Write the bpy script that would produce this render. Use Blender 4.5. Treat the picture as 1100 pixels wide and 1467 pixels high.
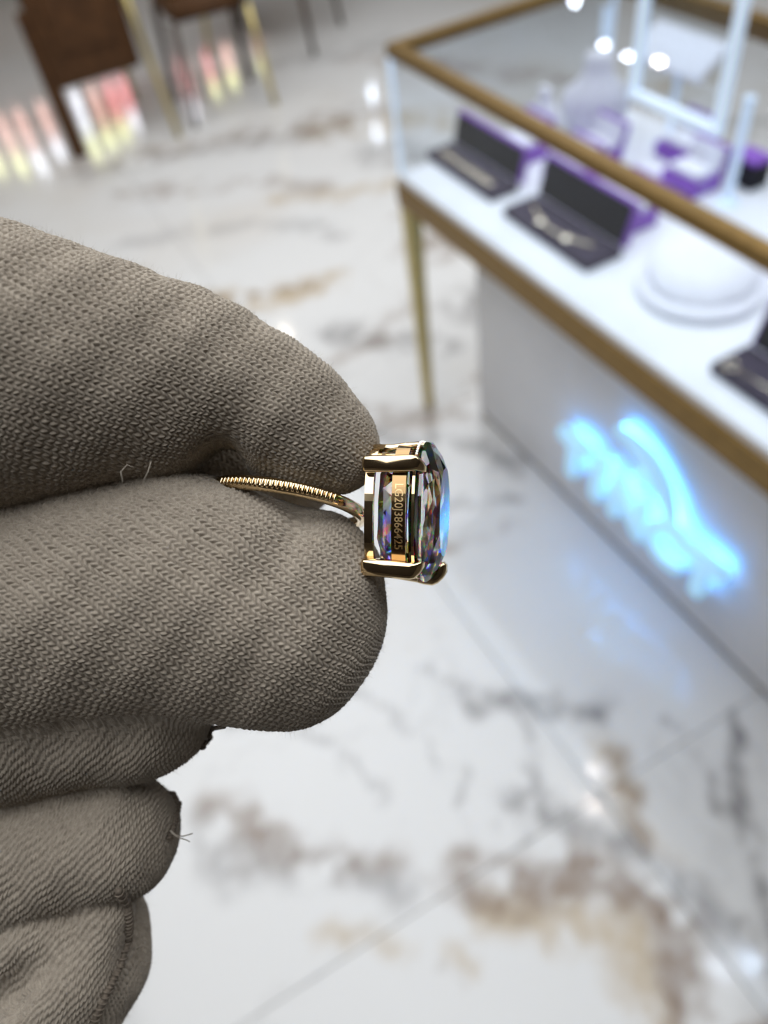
import bpy, bmesh, math, random
import numpy as np
from mathutils import Matrix, Vector

for o in list(bpy.data.objects): bpy.data.objects.remove(o)
scene = bpy.context.scene
COL = scene.collection
random.seed(4)
RNG = np.random.default_rng(7)

# ------------------------------------------------------------------ camera
F_PX = 1129.6287          # focal length in pixels of the 1100 x 1467 frame
CAM_H = 1.6
RM = np.array([[0.87082776, -0.42857791, 0.24079033],
               [-0.47874052, -0.6281134, 0.61341753],
               [-0.11165357, -0.6494571, -0.7521562]])   # columns: right, down, forward
cam_d = bpy.data.cameras.new('camera')
cam = bpy.data.objects.new('camera', cam_d); COL.objects.link(cam)
CAM_ROT = Matrix(((RM[0, 0], -RM[0, 1], -RM[0, 2]), (RM[1, 0], -RM[1, 1], -RM[1, 2]), (RM[2, 0], -RM[2, 1], -RM[2, 2])))
cam.matrix_world = Matrix.Translation((0, 0, CAM_H)) @ CAM_ROT.to_4x4()
cam_d.sensor_fit = 'HORIZONTAL'; cam_d.sensor_width = 36.0
cam_d.lens = F_PX / 1100 * 36
cam_d.clip_start = 0.005; cam_d.clip_end = 60
cam_d.dof.use_dof = True
cam_d.dof.focus_distance = 0.0885
cam_d.dof.aperture_fstop = cam_d.lens / 1.75
scene.camera = cam

# ------------------------------------------------------------------ world and exposure
w = bpy.data.worlds.new('world'); scene.world = w; w.use_nodes = True
w.node_tree.nodes['Background'].inputs[0].default_value = (0.80, 0.88, 1.0, 1)
w.node_tree.nodes['Background'].inputs[1].default_value = 0.25
vs = scene.view_settings
vs.view_transform = 'Standard'; vs.look = 'None'; vs.gamma = 1.0; vs.use_curve_mapping = False
vs.exposure = -0.12

# unseen stretch ceiling, invented and sized for soft even light (its frame and cloth are built below)
CEIL = 2.9
LUM = (-1.2, 3.3, -0.45, 4.4)      # x0, x1, y0, y1
ld = bpy.data.lights.new('added_ceiling_lamp', 'AREA'); ld.shape = 'RECTANGLE'; ld.size = LUM[1] - LUM[0]; ld.size_y = LUM[3] - LUM[2]
ld.energy = 168; ld.color = (0.955, 0.98, 1.0)
lo = bpy.data.objects.new('added_ceiling_lamp', ld); COL.objects.link(lo); lo.location = ((LUM[0] + LUM[1]) / 2, (LUM[2] + LUM[3]) / 2, CEIL - 0.03)

# ------------------------------------------------------------------ helpers
def mat(name, col, rough=0.5, metal=0.0, spec=0.5, emit=None, estr=0.0, **kw):
    m = bpy.data.materials.new(name); m.use_nodes = True
    b = m.node_tree.nodes['Principled BSDF']
    b.inputs['Base Color'].default_value = (*col, 1); b.inputs['Roughness'].default_value = rough
    b.inputs['Metallic'].default_value = metal; b.inputs['Specular IOR Level'].default_value = spec
    if emit:
        b.inputs['Emission Color'].default_value = (*emit, 1); b.inputs['Emission Strength'].default_value = estr
    for k, v in kw.items(): b.inputs[k].default_value = v
    return m

def noisy(m, scale=40, amount=0.12, rough_amt=0.0, bump=0.0, detail=4):
    """multiply the base colour by a procedural noise, optional bump"""
    nt = m.node_tree; b = nt.nodes['Principled BSDF']; col = b.inputs['Base Color'].default_value[:]
    tc = nt.nodes.new('ShaderNodeTexCoord'); n = nt.nodes.new('ShaderNodeTexNoise')
    n.inputs['Scale'].default_value = scale; n.inputs['Detail'].default_value = detail
    nt.links.new(tc.outputs['Object'], n.inputs['Vector'])
    r = nt.nodes.new('ShaderNodeValToRGB')
    r.color_ramp.elements[0].position = 0.3; r.color_ramp.elements[1].position = 0.7
    r.color_ramp.elements[0].color = (*[c * (1 - amount) for c in col[:3]], 1)
    r.color_ramp.elements[1].color = (*[min(1, c * (1 + amount)) for c in col[:3]], 1)
    nt.links.new(n.outputs['Fac'], r.inputs['Fac']); nt.links.new(r.outputs['Color'], b.inputs['Base Color'])
    if bump:
        bp = nt.nodes.new('ShaderNodeBump'); bp.inputs['Strength'].default_value = bump
        nt.links.new(n.outputs['Fac'], bp.inputs['Height']); nt.links.new(bp.outputs['Normal'], b.inputs['Normal'])
    return m

def pane_mat(name, tint=(0.96, 0.98, 1.0), ior=1.24):
    m = bpy.data.materials.new(name); m.use_nodes = True; nt = m.node_tree
    for n in list(nt.nodes): nt.nodes.remove(n)
    out = nt.nodes.new('ShaderNodeOutputMaterial'); mx = nt.nodes.new('ShaderNodeMixShader')
    t = nt.nodes.new('ShaderNodeBsdfTransparent'); g = nt.nodes.new('ShaderNodeBsdfGlossy'); fr = nt.nodes.new('ShaderNodeFresnel')
    t.inputs[0].default_value = (*tint, 1); g.inputs['Roughness'].default_value = 0.01; fr.inputs[0].default_value = ior
    geo = nt.nodes.new('ShaderNodeNewGeometry'); mr = nt.nodes.new('ShaderNodeMapRange')     # both faces of the thin pane reflect like glass seen from air
    mr.inputs[3].default_value = ior; mr.inputs[4].default_value = 1 / ior
    nt.links.new(geo.outputs['Backfacing'], mr.inputs[0]); nt.links.new(mr.outputs[0], fr.inputs[0])
    nt.links.new(fr.outputs[0], mx.inputs[0]); nt.links.new(t.outputs[0], mx.inputs[1]); nt.links.new(g.outputs[0], mx.inputs[2])
    nt.links.new(mx.outputs[0], out.inputs[0]); return m

def link_mesh(name, bm, m, parent=None, smooth=False, loc=None):
    me = bpy.data.meshes.new(name); bmesh.ops.recalc_face_normals(bm, faces=bm.faces[:]); bm.to_mesh(me); bm.free()
    if smooth:
        for p in me.polygons: p.use_smooth = True
    me.materials.append(m)
    o = bpy.data.objects.new(name, me); COL.objects.link(o)
    if parent: o.parent = parent
    if loc: o.location = loc
    return o

def np_mesh(name, verts, faces, m, parent=None, smooth=True):
    me = bpy.data.meshes.new(name)
    faces = np.asarray(faces, dtype=np.int32); k = faces.shape[1]
    me.vertices.add(len(verts)); me.vertices.foreach_set('co', np.asarray(verts, dtype=np.float32).ravel())
    me.loops.add(faces.size); me.loops.foreach_set('vertex_index', faces.ravel())
    me.polygons.add(len(faces)); me.polygons.foreach_set('loop_start', np.arange(0, faces.size, k, dtype=np.int32))
    me.polygons.foreach_set('use_smooth', np.full(len(faces), smooth))
    me.update(calc_edges=True); me.validate()
    me.materials.append(m)
    o = bpy.data.objects.new(name, me); COL.objects.link(o)
    if parent: o.parent = parent
    return o

def tag(o, label=None, cat=None, group=None, kind=None):
    if label: o['label'] = label
    if cat: o['category'] = cat
    if group: o['group'] = group
    if kind: o['kind'] = kind
    return o

def empty(name, loc, rz=0):
    o = bpy.data.objects.new(name, None); COL.objects.link(o); o.location = loc; o.rotation_euler = (0, 0, rz)
    o.empty_display_size = 0.02
    return o

def add_box(bm, lo, hi, bevel=0.0, mtx=None, seg=2):
    r = bmesh.ops.create_cube(bm, size=1.0); vs_ = r['verts']
    s = [hi[i] - lo[i] for i in range(3)]; c = [(hi[i] + lo[i]) / 2 for i in range(3)]
    for v in vs_: v.co = Vector((v.co[i] * s[i] + c[i] for i in range(3)))
    if bevel:
        es = list({e for v in vs_ for e in v.link_edges})
        rb = bmesh.ops.bevel(bm, geom=es, offset=bevel, segments=seg, affect='EDGES', profile=0.5)
        vs_ = list({v for f in rb['faces'] for v in f.verts} | {v for v in vs_ if v.is_valid})
    if mtx: bmesh.ops.transform(bm, matrix=mtx, verts=[v for v in vs_ if v.is_valid])

def box(name, lo, hi, m, parent=None, bevel=0.0, smooth=False, mtx=None):
    bm = bmesh.new(); add_box(bm, lo, hi, bevel, mtx); return link_mesh(name, bm, m, parent, smooth)

def add_tube(bm, pts, rad, seg=10, caps=True, closed=False):
    pts = [Vector(p) for p in pts]; n = len(pts)
    rads = rad if hasattr(rad, '__len__') else [rad] * n
    rings = []; up = None
    for i in range(n):
        a = pts[(i - 1) % n] if (closed or i > 0) else pts[i]
        b = pts[(i + 1) % n] if (closed or i < n - 1) else pts[i]
        t = (b - a).normalized()
        if up is None: up = t.orthogonal().normalized()
        up = (up - t * up.dot(t)).normalized(); s = t.cross(up)
        rings.append([bm.verts.new(pts[i] + (up * math.cos(2 * math.pi * j / seg) + s * math.sin(2 * math.pi * j / seg)) * rads[i]) for j in range(seg)])
    m = n if closed else n - 1
    for i in range(m):
        A = rings[i]; B = rings[(i + 1) % n]
        for j in range(seg): bm.faces.new((A[j], A[(j + 1) % seg], B[(j + 1) % seg], B[j]))
    if caps and not closed:
        bm.faces.new(rings[0][::-1]); bm.faces.new(rings[-1])

def tube(name, pts, rad, m, parent=None, seg=10, closed=False):
    bm = bmesh.new(); add_tube(bm, pts, rad, seg, closed=closed); return link_mesh(name, bm, m, parent, True)

def add_lathe(bm, prof, seg=32, mtx=None, sx=1.0, sy=1.0):
    rings = []; allv = []
    for (r, z) in prof:
        ring = [bm.verts.new((r * sx * math.cos(2 * math.pi * j / seg), r * sy * math.sin(2 * math.pi * j / seg), z)) for j in range(seg)]
        rings.append(ring); allv += ring
    for A, B in zip(rings[:-1], rings[1:]):
        for j in range(seg): bm.faces.new((A[j], A[(j + 1) % seg], B[(j + 1) % seg], B[j]))
    bm.faces.new(rings[0][::-1]); bm.faces.new(rings[-1])
    if mtx: bmesh.ops.transform(bm, matrix=mtx, verts=allv)

def lathe(name, prof, m, parent=None, seg=32, mtx=None, sx=1.0, sy=1.0, smooth=True):
    bm = bmesh.new(); add_lathe(bm, prof, seg, mtx, sx, sy); return link_mesh(name, bm, m, parent, smooth)

def add_ball(bm, c, r, seg=8, rings=6, scale=(1, 1, 1)):
    res = bmesh.ops.create_uvsphere(bm, u_segments=seg, v_segments=rings, radius=r)
    for v in res['verts']: v.co = Vector((v.co[i] * scale[i] + c[i] for i in range(3)))

def copy_tree(o, parent=None):
    c = o.copy(); COL.objects.link(c); c.parent = parent
    for ch in list(o.children): copy_tree(ch, c)
    return c

# value noise in numpy -------------------------------------------------
_T = RNG.random((64, 64)).astype(np.float32)
def vnoise(x, y):
    xi = np.floor(x).astype(int); yi = np.floor(y).astype(int); fx = x - xi; fy = y - yi
    fx = fx * fx * (3 - 2 * fx); fy = fy * fy * (3 - 2 * fy)
    g = lambda a, b: _T[a % 64, b % 64]
    return (g(xi, yi) * (1 - fx) + g(xi + 1, yi) * fx) * (1 - fy) + (g(xi, yi + 1) * (1 - fx) + g(xi + 1, yi + 1) * fx) * fy
def fbm(x, y, o=4):
    s = 0; a = 0.5; t = 0
    for i in range(o):
        s = s + a * vnoise(x * 2 ** i + 17.3 * i, y * 2 ** i + 5.1 * i); t += a; a *= 0.55
    return s / t

# ------------------------------------------------------------------ materials
M_brass = noisy(mat('brushed_brass', (0.22, 0.135, 0.042), 0.38, 0.8), 60, 0.12)
M_brass_leg = noisy(mat('pale_brass', (0.52, 0.42, 0.17), 0.34, 0.8), 60, 0.1)
M_gold = mat('polished_gold', (0.88, 0.69, 0.42), 0.10, 1.0)
M_gold_dark = mat('gold_dark_reflection', (0.42, 0.27, 0.13), 0.14, 1.0)  # darker copy of the gold: a dark reflection put into the colour
M_white = noisy(mat('white_lacquer', (0.84, 0.84, 0.86), 0.35), 12, 0.03)
M_deck = noisy(mat('white_display_deck', (0.80, 0.81, 0.84), 0.45), 15, 0.03)
M_velvet_w = noisy(mat('white_velvet', (0.82, 0.82, 0.87), 0.8, spec=0.2), 80, 0.05, bump=0.1)
M_purple = noisy(mat('purple_leatherette', (0.235, 0.085, 0.47), 0.5), 90, 0.12)
M_lining = noisy(mat('charcoal_velvet', (0.022, 0.021, 0.025), 0.85, spec=0.15), 90, 0.15)
M_tray = noisy(mat('plum_felt', (0.050, 0.040, 0.062), 0.85, spec=0.15), 90, 0.15)
M_skirt = mat('dark_skirting', (0.07, 0.05, 0.04), 0.4)
M_pane = pane_mat('clear_pane')
M_acryl_glow = mat('frosted_acrylic_glow', (0.72, 0.82, 0.95), 0.25, 0, emit=(0.62, 0.80, 1.0), estr=0.38)  # glow put into the material, also on posts and rods that are no lamps
M_led = mat('led_strip_diffuser', (0.9, 0.95, 1), 0.5, emit=(0.66, 0.82, 1.0), estr=7.5)
M_neon = mat('blue_white_neon', (0.5, 0.8, 1), 0.4, emit=(0.34, 0.66, 0.96), estr=0.66)
M_halo = mat('blue_back_light', (0.2, 0.5, 1), 0.4, emit=(0.08, 0.42, 1.0), estr=15)
M_leather = noisy(mat('brown_leather', (0.075, 0.033, 0.012), 0.6, spec=0.2), 25, 0.3, bump=0.15)
M_wood = noisy(mat('dark_wood', (0.05, 0.028, 0.014), 0.4), 30, 0.3)
M_wall = noisy(mat('warm_plaster', (0.22, 0.185, 0.15), 0.75), 6, 0.08)
M_ceiling = noisy(mat('ceiling_paint', (0.075, 0.06, 0.05), 0.9), 4, 0.1)
M_panel = mat('light_panel', (0.9, 0.9, 0.9), 0.5, emit=(1.0, 0.95, 0.88), estr=1.2)
M_spot = mat('spot_lens', (1, 1, 1), 0.3, emit=(1.0, 0.88, 0.74), estr=130)
M_spot_c = mat('cool_spot_lens', (1, 1, 1), 0.3, emit=(0.75, 0.86, 1.0), estr=75)
M_grout = mat('grout', (0.42, 0.41, 0.39), 0.8)

# ------------------------------------------------------------------ floor of marble tiles
def marble_mat():
    m = bpy.data.materials.new('polished_marble'); m.use_nodes = True; nt = m.node_tree; b = nt.nodes['Principled BSDF']
    at = nt.nodes.new('ShaderNodeAttribute'); at.attribute_name = 'vein'     # r: tan, g: brown, b: grey
    sep = nt.nodes.new('ShaderNodeSeparateColor'); nt.links.new(at.outputs['Color'], sep.inputs[0])
    geo = nt.nodes.new('ShaderNodeNewGeometry'); n = nt.nodes.new('ShaderNodeTexNoise')
    n.inputs['Scale'].default_value = 14; n.inputs['Detail'].default_value = 8; n.inputs['Roughness'].default_value = 0.65
    nt.links.new(geo.outputs['Position'], n.inputs['Vector'])
    def mixc(fac, a, bcol):
        mx = nt.nodes.new('ShaderNodeMix'); mx.data_type = 'RGBA'
        nt.links.new(fac, mx.inputs[0])
        if isinstance(a, tuple): mx.inputs[6].default_value = (*a, 1)
        else: nt.links.new(a, mx.inputs[6])
        mx.inputs[7].default_value = (*bcol, 1); return mx.outputs[2]
    def modulate(sock, lo, hi):
        r = nt.nodes.new('ShaderNodeMapRange'); r.inputs[1].default_value = 0.3; r.inputs[2].default_value = 0.7
        r.inputs[3].default_value = lo; r.inputs[4].default_value = hi; nt.links.new(n.outputs['Fac'], r.inputs[0])
        mu = nt.nodes.new('ShaderNodeMath'); mu.operation = 'MULTIPLY'; mu.use_clamp = True
        nt.links.new(sock, mu.inputs[0]); nt.links.new(r.outputs[0], mu.inputs[1]); return mu.outputs[0]
    c = mixc(modulate(sep.outputs[0], 0.5, 1.2), (0.74, 0.735, 0.725), (0.52, 0.42, 0.29))
    c = mixc(modulate(sep.outputs[2], 0.5, 1.2), c, (0.27, 0.26, 0.26))
    c = mixc(modulate(sep.outputs[1], 0.5, 1.2), c, (0.20, 0.125, 0.075))
    nt.links.new(c, b.inputs['Base Color'])
    b.inputs['Roughness'].default_value = 0.09; b.inputs['Specular IOR Level'].default_value = 0.55
    return m
M_marble = marble_mat()

# veins as polylines on the floor in metres: (points, half width, channel, strength)
VEINS = [
 ([(0.20, 0.42), (0.30, 0.36), (0.40, 0.30), (0.46, 0.16), (0.44, 0.02), (0.52, -0.10)], 0.060, 1, 0.85),
 ([(0.22, 0.36), (0.30, 0.28), (0.36, 0.20), (0.38, 0.08), (0.36, -0.05)], 0.055, 0, 0.9),
 ([(0.36, 0.46), (0.44, 0.42), (0.50, 0.26), (0.55, 0.10), (0.60, 0.0)], 0.035, 2, 0.8),
 ([(0.44, 0.70), (0.50, 0.66), (0.58, 0.62), (0.66, 0.56)], 0.035, 2, 0.75),
 ([(0.50, 0.66), (0.47, 0.56), (0.43, 0.48)], 0.022, 2, 0.7),
 ([(0.62, 0.46), (0.60, 0.40), (0.57, 0.33), (0.53, 0.28)], 0.030, 1, 0.55),
 ([(0.62, 0.50), (0.585, 0.40), (0.55, 0.30)], 0.035, 0, 0.7),
 ([(0.86, 0.38), (0.78, 0.30), (0.70, 0.22), (0.65, 0.14), (0.60, 0.08)], 0.026, 2, 1.0),
 ([(0.74, 0.46), (0.73, 0.34), (0.70, 0.24)], 0.012, 2, 0.8),
 ([(0.34, 0.84), (0.40, 0.80), (0.42, 0.74)], 0.012, 2, 0.6),
 ([(-0.20, 0.76), (-0.12, 0.68), (-0.04, 0.62), (0.02, 0.58), (0.08, 0.54)], 0.040, 1, 0.50),
 ([(-0.22, 0.72), (-0.10, 0.64), (0.02, 0.56), (0.06, 0.48)], 0.045, 2, 0.55),
 ([(-0.18, 0.74), (-0.09, 0.70)], 0.022, 1, 0.7),
 ([(0.10, 0.50), (0.14, 0.42), (0.16, 0.38), (0.22, 0.40)], 0.012, 1, 0.45),
 ([(0.02, 0.86), (0.05, 0.78), (0.10, 0.70), (0.14, 0.60)], 0.010, 2, 0.5),
 ([(-0.10, 0.92), (0.0, 0.86), (0.06, 0.74)], 0.010, 2, 0.45),
 ([(-0.10, 0.48), (-0.02, 0.40), (0.08, 0.34), (0.14, 0.28)], 0.025, 0, 0.6),
 ([(0.02, 0.34), (0.10, 0.26)], 0.018, 1, 0.5),
 ([(0.18, 0.86), (0.26, 0.66), (0.30, 0.58), (0.26, 0.50)], 0.010, 2, 0.45),
 # middle distance, behind the hand
 ([(0.10, 2.75), (0.35, 2.65), (0.62, 2.44), (0.86, 2.38)], 0.085, 0, 1.0),
 ([(0.28, 2.75), (0.56, 2.50), (0.84, 2.40)], 0.035, 1, 0.55),
 ([(0.72, 2.12), (0.84, 2.02), (0.92, 1.88), (1.02, 1.80)], 0.06, 2, 0.60),
 ([(0.66, 1.98), (0.86, 1.96), (1.06, 2.10)], 0.05, 1, 0.35),
 ([(0.62, 1.70), (0.78, 1.60), (0.92, 1.52), (1.02, 1.56)], 0.06, 1, 0.60),
 ([(0.58, 1.66), (0.74, 1.50), (0.84, 1.40), (0.90, 1.28)], 0.04, 2, 0.75),
 ([(0.60, 1.30), (0.72, 1.22), (0.84, 1.16)], 0.022, 2, 0.55),
 ([(0.54, 1.14), (0.66, 1.12), (0.80, 1.08)], 0.016, 1, 0.45),
 ([(0.62, 1.55), (0.56, 1.40), (0.60, 1.28)], 0.02, 2, 0.4),
 ([(0.30, 3.20), (0.62, 3.05), (0.92, 2.86), (1.06, 2.70)], 0.055, 2, 0.38),
 ([(0.42, 3.60), (0.70, 3.45), (0.98, 3.30), (1.18, 3.04)], 0.06, 1, 0.42),
 ([(0.98, 3.10), (1.20, 2.95), (1.42, 2.92), (1.62, 2.74)], 0.05, 0, 0.6),
 ([(1.30, 2.66), (1.44, 2.70), (1.55, 2.62)], 0.03, 1, 0.35),
 ([(0.25, 4.10), (0.60, 3.95), (0.90, 3.85), (1.30, 3.72), (1.70, 3.60)], 0.12, 1, 0.42),
 ([(0.30, 3.96), (0.9, 3.76), (1.5, 3.52)], 0.10, 2, 0.40),
 ([(0.05, 4.9), (0.5, 4.7), (1.0, 4.75), (1.6, 4.5), (2.2, 4.3)], 0.12, 2, 0.40),
 ([(1.9, 4.2), (2.3, 3.7), (2.6, 3.1), (2.7, 2.6)], 0.10, 1, 0.4),
 ([(1.5, 3.2), (1.8, 2.8), (2.2, 2.5), (2.8, 2.3)], 0.12, 2, 0.6),
 ([(1.3, 2.4), (1.7, 2.1), (2.1, 2.0), (2.6, 1.7)], 0.12, 1, 0.6),
 ([(1.2, 2.0), (1.5, 1.8), (2.0, 1.7)], 0.10, 2, 0.6),
 ([(1.4, 3.6), (1.9, 3.3), (2.4, 2.9), (3.0, 2.8)], 0.12, 0, 0.7),
 ([(1.95, 2.0), (2.4, 1.5), (2.9, 1.2)], 0.14, 2, 0.7),
 ([(-0.6, 3.3), (0.0, 3.0), (0.25, 2.9)], 0.09, 0, 0.6),
]
def vein_field(X, Y):
    out = np.zeros(X.shape + (3,), np.float32)
    wx = X + 0.16 * (fbm(X * 5 + 3, Y * 5) - 0.5) + 0.05 * (fbm(X * 22, Y * 22 + 9) - 0.5)
    wy = Y + 0.16 * (fbm(X * 5 + 31, Y * 5 + 7) - 0.5) + 0.05 * (fbm(X * 22 + 40, Y * 22) - 0.5)
    tex = fbm(X * 16 + 11, Y * 16 + 2, 5); tex2 = fbm(X * 38 + 1, Y * 38 + 22, 3)
    for pts, hw, ch, st in VEINS:
        d = np.full(X.shape, 9.0, np.float32)
        for (a, b) in zip(pts[:-1], pts[1:]):
            ax, ay = a; bx, by = b; dx, dy = bx - ax, by - ay; L = dx * dx + dy * dy
            t = np.clip(((wx - ax) * dx + (wy - ay) * dy) / L, 0, 1)
            d = np.minimum(d, np.hypot(wx - ax - t * dx, wy - ay - t * dy))
        v = np.clip(1.35 - d / hw, 0, 1) * np.clip((tex - 0.34) * 5.0, 0, 1) * (0.65 + 1.0 * np.clip(tex2, 0, 1)) * st
        out[..., ch] = np.maximum(out[..., ch], np.clip(v, 0, 1))
    # faint background clouding and hair veins everywhere
    r = np.abs(fbm(X * 1.7 + 50, Y * 1.7 + 13, 5) - 0.5)
    out[..., 2] = np.maximum(out[..., 2], np.clip(1 - r / 0.012, 0, 1) * 0.16)
    out[..., 0] = np.maximum(out[..., 0], np.clip((fbm(X * 1.3 + 70, Y * 1.3) - 0.55) * 4, 0, 1) * 0.25)
    return out

floor = box('floor', (-3.2, -3.4, -0.06), (5.2, 8.1, -0.006), M_grout)
tag(floor, 'polished white marble floor with brown and grey veins laid in large square tiles', kind='structure')
TS = 1.2; GAP = 0.0012
for i in range(-3, 4):
    for j in range(-3, 7):
        x0 = 0.512 + i * TS; y0 = 0.404 + j * TS
        x1, y1 = x0 + TS, y0 + TS
        x0c, x1c = max(x0, -3.2), min(x1, 5.2); y0c, y1c = max(y0, -3.4), min(y1, 8.1)
        if x1c - x0c < 0.05 or y1c - y0c < 0.05: continue
        near = (-1.8 < x0 < 3.0) and (-0.9 < y0 < 5.0)
        step = 0.012 if (near and y0 < 2.5 and x0 < 1.0) else (0.025 if near else 0.08)
        nx = max(2, int((x1c - x0c) / step)); ny = max(2, int((y1c - y0c) / step))
        xs = np.linspace(x0c + GAP, x1c - GAP, nx); ys = np.linspace(y0c + GAP, y1c - GAP, ny)
        X, Y = np.meshgrid(xs, ys, indexing='ij')
        V = np.stack([X, Y, np.zeros_like(X)], -1).reshape(-1, 3)
        idx = np.arange(nx * ny).reshape(nx, ny)
        Fq = np.stack([idx[:-1, :-1], idx[1:, :-1], idx[1:, 1:], idx[:-1, 1:]], -1).reshape(-1, 4)
        # rim going down into the joint
        rim = np.concatenate([idx[:, 0], idx[-1, 1:], idx[-2::-1, -1], idx[0, -2:0:-1]])
        Vr = V[rim].copy(); Vr[:, 2] = -0.008
        k0 = len(V); V = np.concatenate([V, Vr]); nr = len(rim)
        q = np.arange(nr); q2 = (q + 1) % nr
        Fr = np.stack([rim[q2], rim[q], k0 + q, k0 + q2], -1)
        t = np_mesh('tile', V, np.concatenate([Fq, Fr]), M_marble, floor, smooth=False)
        col = np.ones((len(V), 4), np.float32); col[:, :3] = vein_field(V[:, 0].astype(np.float32), V[:, 1].astype(np.float32))
        at = t.data.color_attributes.new('vein', 'FLOAT_COLOR', 'POINT'); at.data.foreach_set('color', col.ravel())

# ------------------------------------------------------------------ room shell
tag(box('ceiling', (-3.2, -3.4, CEIL), (5.2, 8.1, CEIL + 0.1), M_ceiling), 'dark brown shop ceiling around a large added light field', kind='structure')
tag(box('wall_left', (-3.3, -3.4, 0), (-3.2, 8.1, CEIL), M_wall), 'warm grey plaster wall of the shop', kind='structure')
tag(box('wall_right', (5.2, -3.4, 0), (5.3, 8.1, CEIL), M_wall), 'warm grey plaster wall of the shop', kind='structure')
tag(box('wall_back', (-3.2, -3.5, 0), (5.2, -3.4, CEIL), M_wall), 'warm grey plaster wall of the shop', kind='structure')
tag(box('wall_front', (-3.2, 8.1, 0), (5.2, 8.2, CEIL), M_wall), 'far plaster wall of the shop', kind='structure')
r = empty('added_ceiling_light', ((LUM[0] + LUM[1]) / 2, (LUM[2] + LUM[3]) / 2, CEIL))
tag(r, 'large unseen white stretch ceiling light added for soft even light', 'ceiling light')
sx, sy = LUM[1] - LUM[0], LUM[3] - LUM[2]
box('diffuser', (-sx / 2, -sy / 2, -0.02), (sx / 2, sy / 2, 0.0), M_white, r)
for q in (-1, 1):
    box('frame', (q * (sx / 2 + 0.02) - 0.02, -sy / 2 - 0.04, -0.04), (q * (sx / 2 + 0.02) + 0.02, sy / 2 + 0.04, 0.0), M_white, r, 0.004)
    box('frame', (-sx / 2, q * (sy / 2 + 0.02) - 0.02, -0.04), (sx / 2, q * (sy / 2 + 0.02) + 0.02, 0.0), M_white, r, 0.004)
# recessed spotlights mirrored as small bright dots in the floor and in the glass
SPOTS = [(1.721, 6.139, 0), (1.447, 1.250, 0), (1.415, 1.110, 0), (1.405, 0.175, 1), (1.525, 0.125, 1),
         (4.575, 5.281, 1), (4.546, 4.974, 1), (4.635, 4.729, 0), (5.0, 6.2, 1)]
SPOT_AT = ['in the floor left of the counter leg', 'in the floor seam below the sign, upper dot', 'in the floor seam below the sign, lower dot', 'in the floor at the lower right, left dot', 'in the floor at the lower right, right dot', 'in the counter glass, leftmost dot of three', 'in the counter glass, middle dot of three', 'in the counter glass, rightmost dot of three', 'in the counter glass at the top edge']
for k, (x, y, c) in enumerate(SPOTS):
    r = empty('recessed_spotlight', (x, y, CEIL - 0.035))
    tag(r, 'round ceiling spotlight mirrored ' + SPOT_AT[k], 'spotlight', 'recessed ceiling spotlights')
    lathe('rim', [(0.034, -0.004), (0.05, -0.006), (0.052, 0.0), (0.034, 0.0)], M_brass, r, 20)
    lathe('lens', [(0.03, -0.010), (0.034, -0.003)], M_spot_c if c else M_spot, r, 16)
for z in (1.82, 2.23):
    r = empty('wall_spotlight', (3.84, 8.1, z))
    tag(r, 'small round far wall spotlight, the ' + ('lower' if z < 2 else 'upper') + ' one of the pair', 'spotlight', 'pair of far wall spotlights')
    mt = Matrix.Rotation(math.radians(90), 4, 'X')
    lathe('housing', [(0.05, 0.0), (0.05, 0.05), (0.035, 0.06)], M_brass, r, 20, mt)
    lathe('lens', [(0.028, 0.060), (0.024, 0.064)], M_spot_c, r, 16, mt)

# unseen console and lamps, invented to put coloured streaks in the polished floor
M_pinkglass = mat('pink_lamp_glass', (0.8, 0.3, 0.3), 0.3, emit=(1.0, 0.34, 0.36), estr=5.5)
M_pinkpale = mat('pale_pink_lamp_glass', (0.8, 0.6, 0.55), 0.3, emit=(1.0, 0.56, 0.48), estr=4.5)
M_lime = mat('pale_green_lamp_glass', (0.8, 0.85, 0.5), 0.3, emit=(0.90, 0.95, 0.46), estr=6.5)
M_pearl = mat('white_lamp_glass', (0.9, 0.9, 0.95), 0.3, emit=(0.85, 0.90, 1.0), estr=8)
cons = empty('added_console', (1.2, 7.85, 0))
tag(cons, 'added unseen dark wooden console table carrying the streak lamps', 'console table')
box('tabletop', (-1.6, -0.2, 0.80), (1.6, 0.2, 0.84), M_wood, cons, 0.006)
for sx in (-1.5, 1.5):
    for sy in (-0.15, 0.15): box('leg', (sx - 0.025, sy - 0.025, 0.0), (sx + 0.025, sy + 0.025, 0.80), M_wood, cons, 0.004)
LAMPS = [(0.02, 1.36, M_pinkpale, M_lime), (0.20, 1.42, M_pinkpale, M_lime), (0.36, 1.47, M_pinkpale, M_pearl), (0.56, 1.40, M_pinkpale, M_pearl),
         (0.86, 1.50, M_pearl, M_lime), (1.02, 1.46, M_pinkpale, M_lime), (1.17, 1.42, M_pinkglass, M_lime), (1.30, 1.36, M_pinkglass, M_pearl),
         (1.86, 1.44, M_pinkglass, M_pearl), (2.12, 1.30, M_pinkglass, M_lime), (2.30, 1.27, M_pinkpale, M_lime), (2.62, 1.20, M_pinkpale, M_lime)]
ORD = ['first', 'second', 'third', 'fourth', 'fifth', 'sixth', 'seventh', 'eighth', 'ninth', 'tenth', 'eleventh', 'twelfth']
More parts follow.
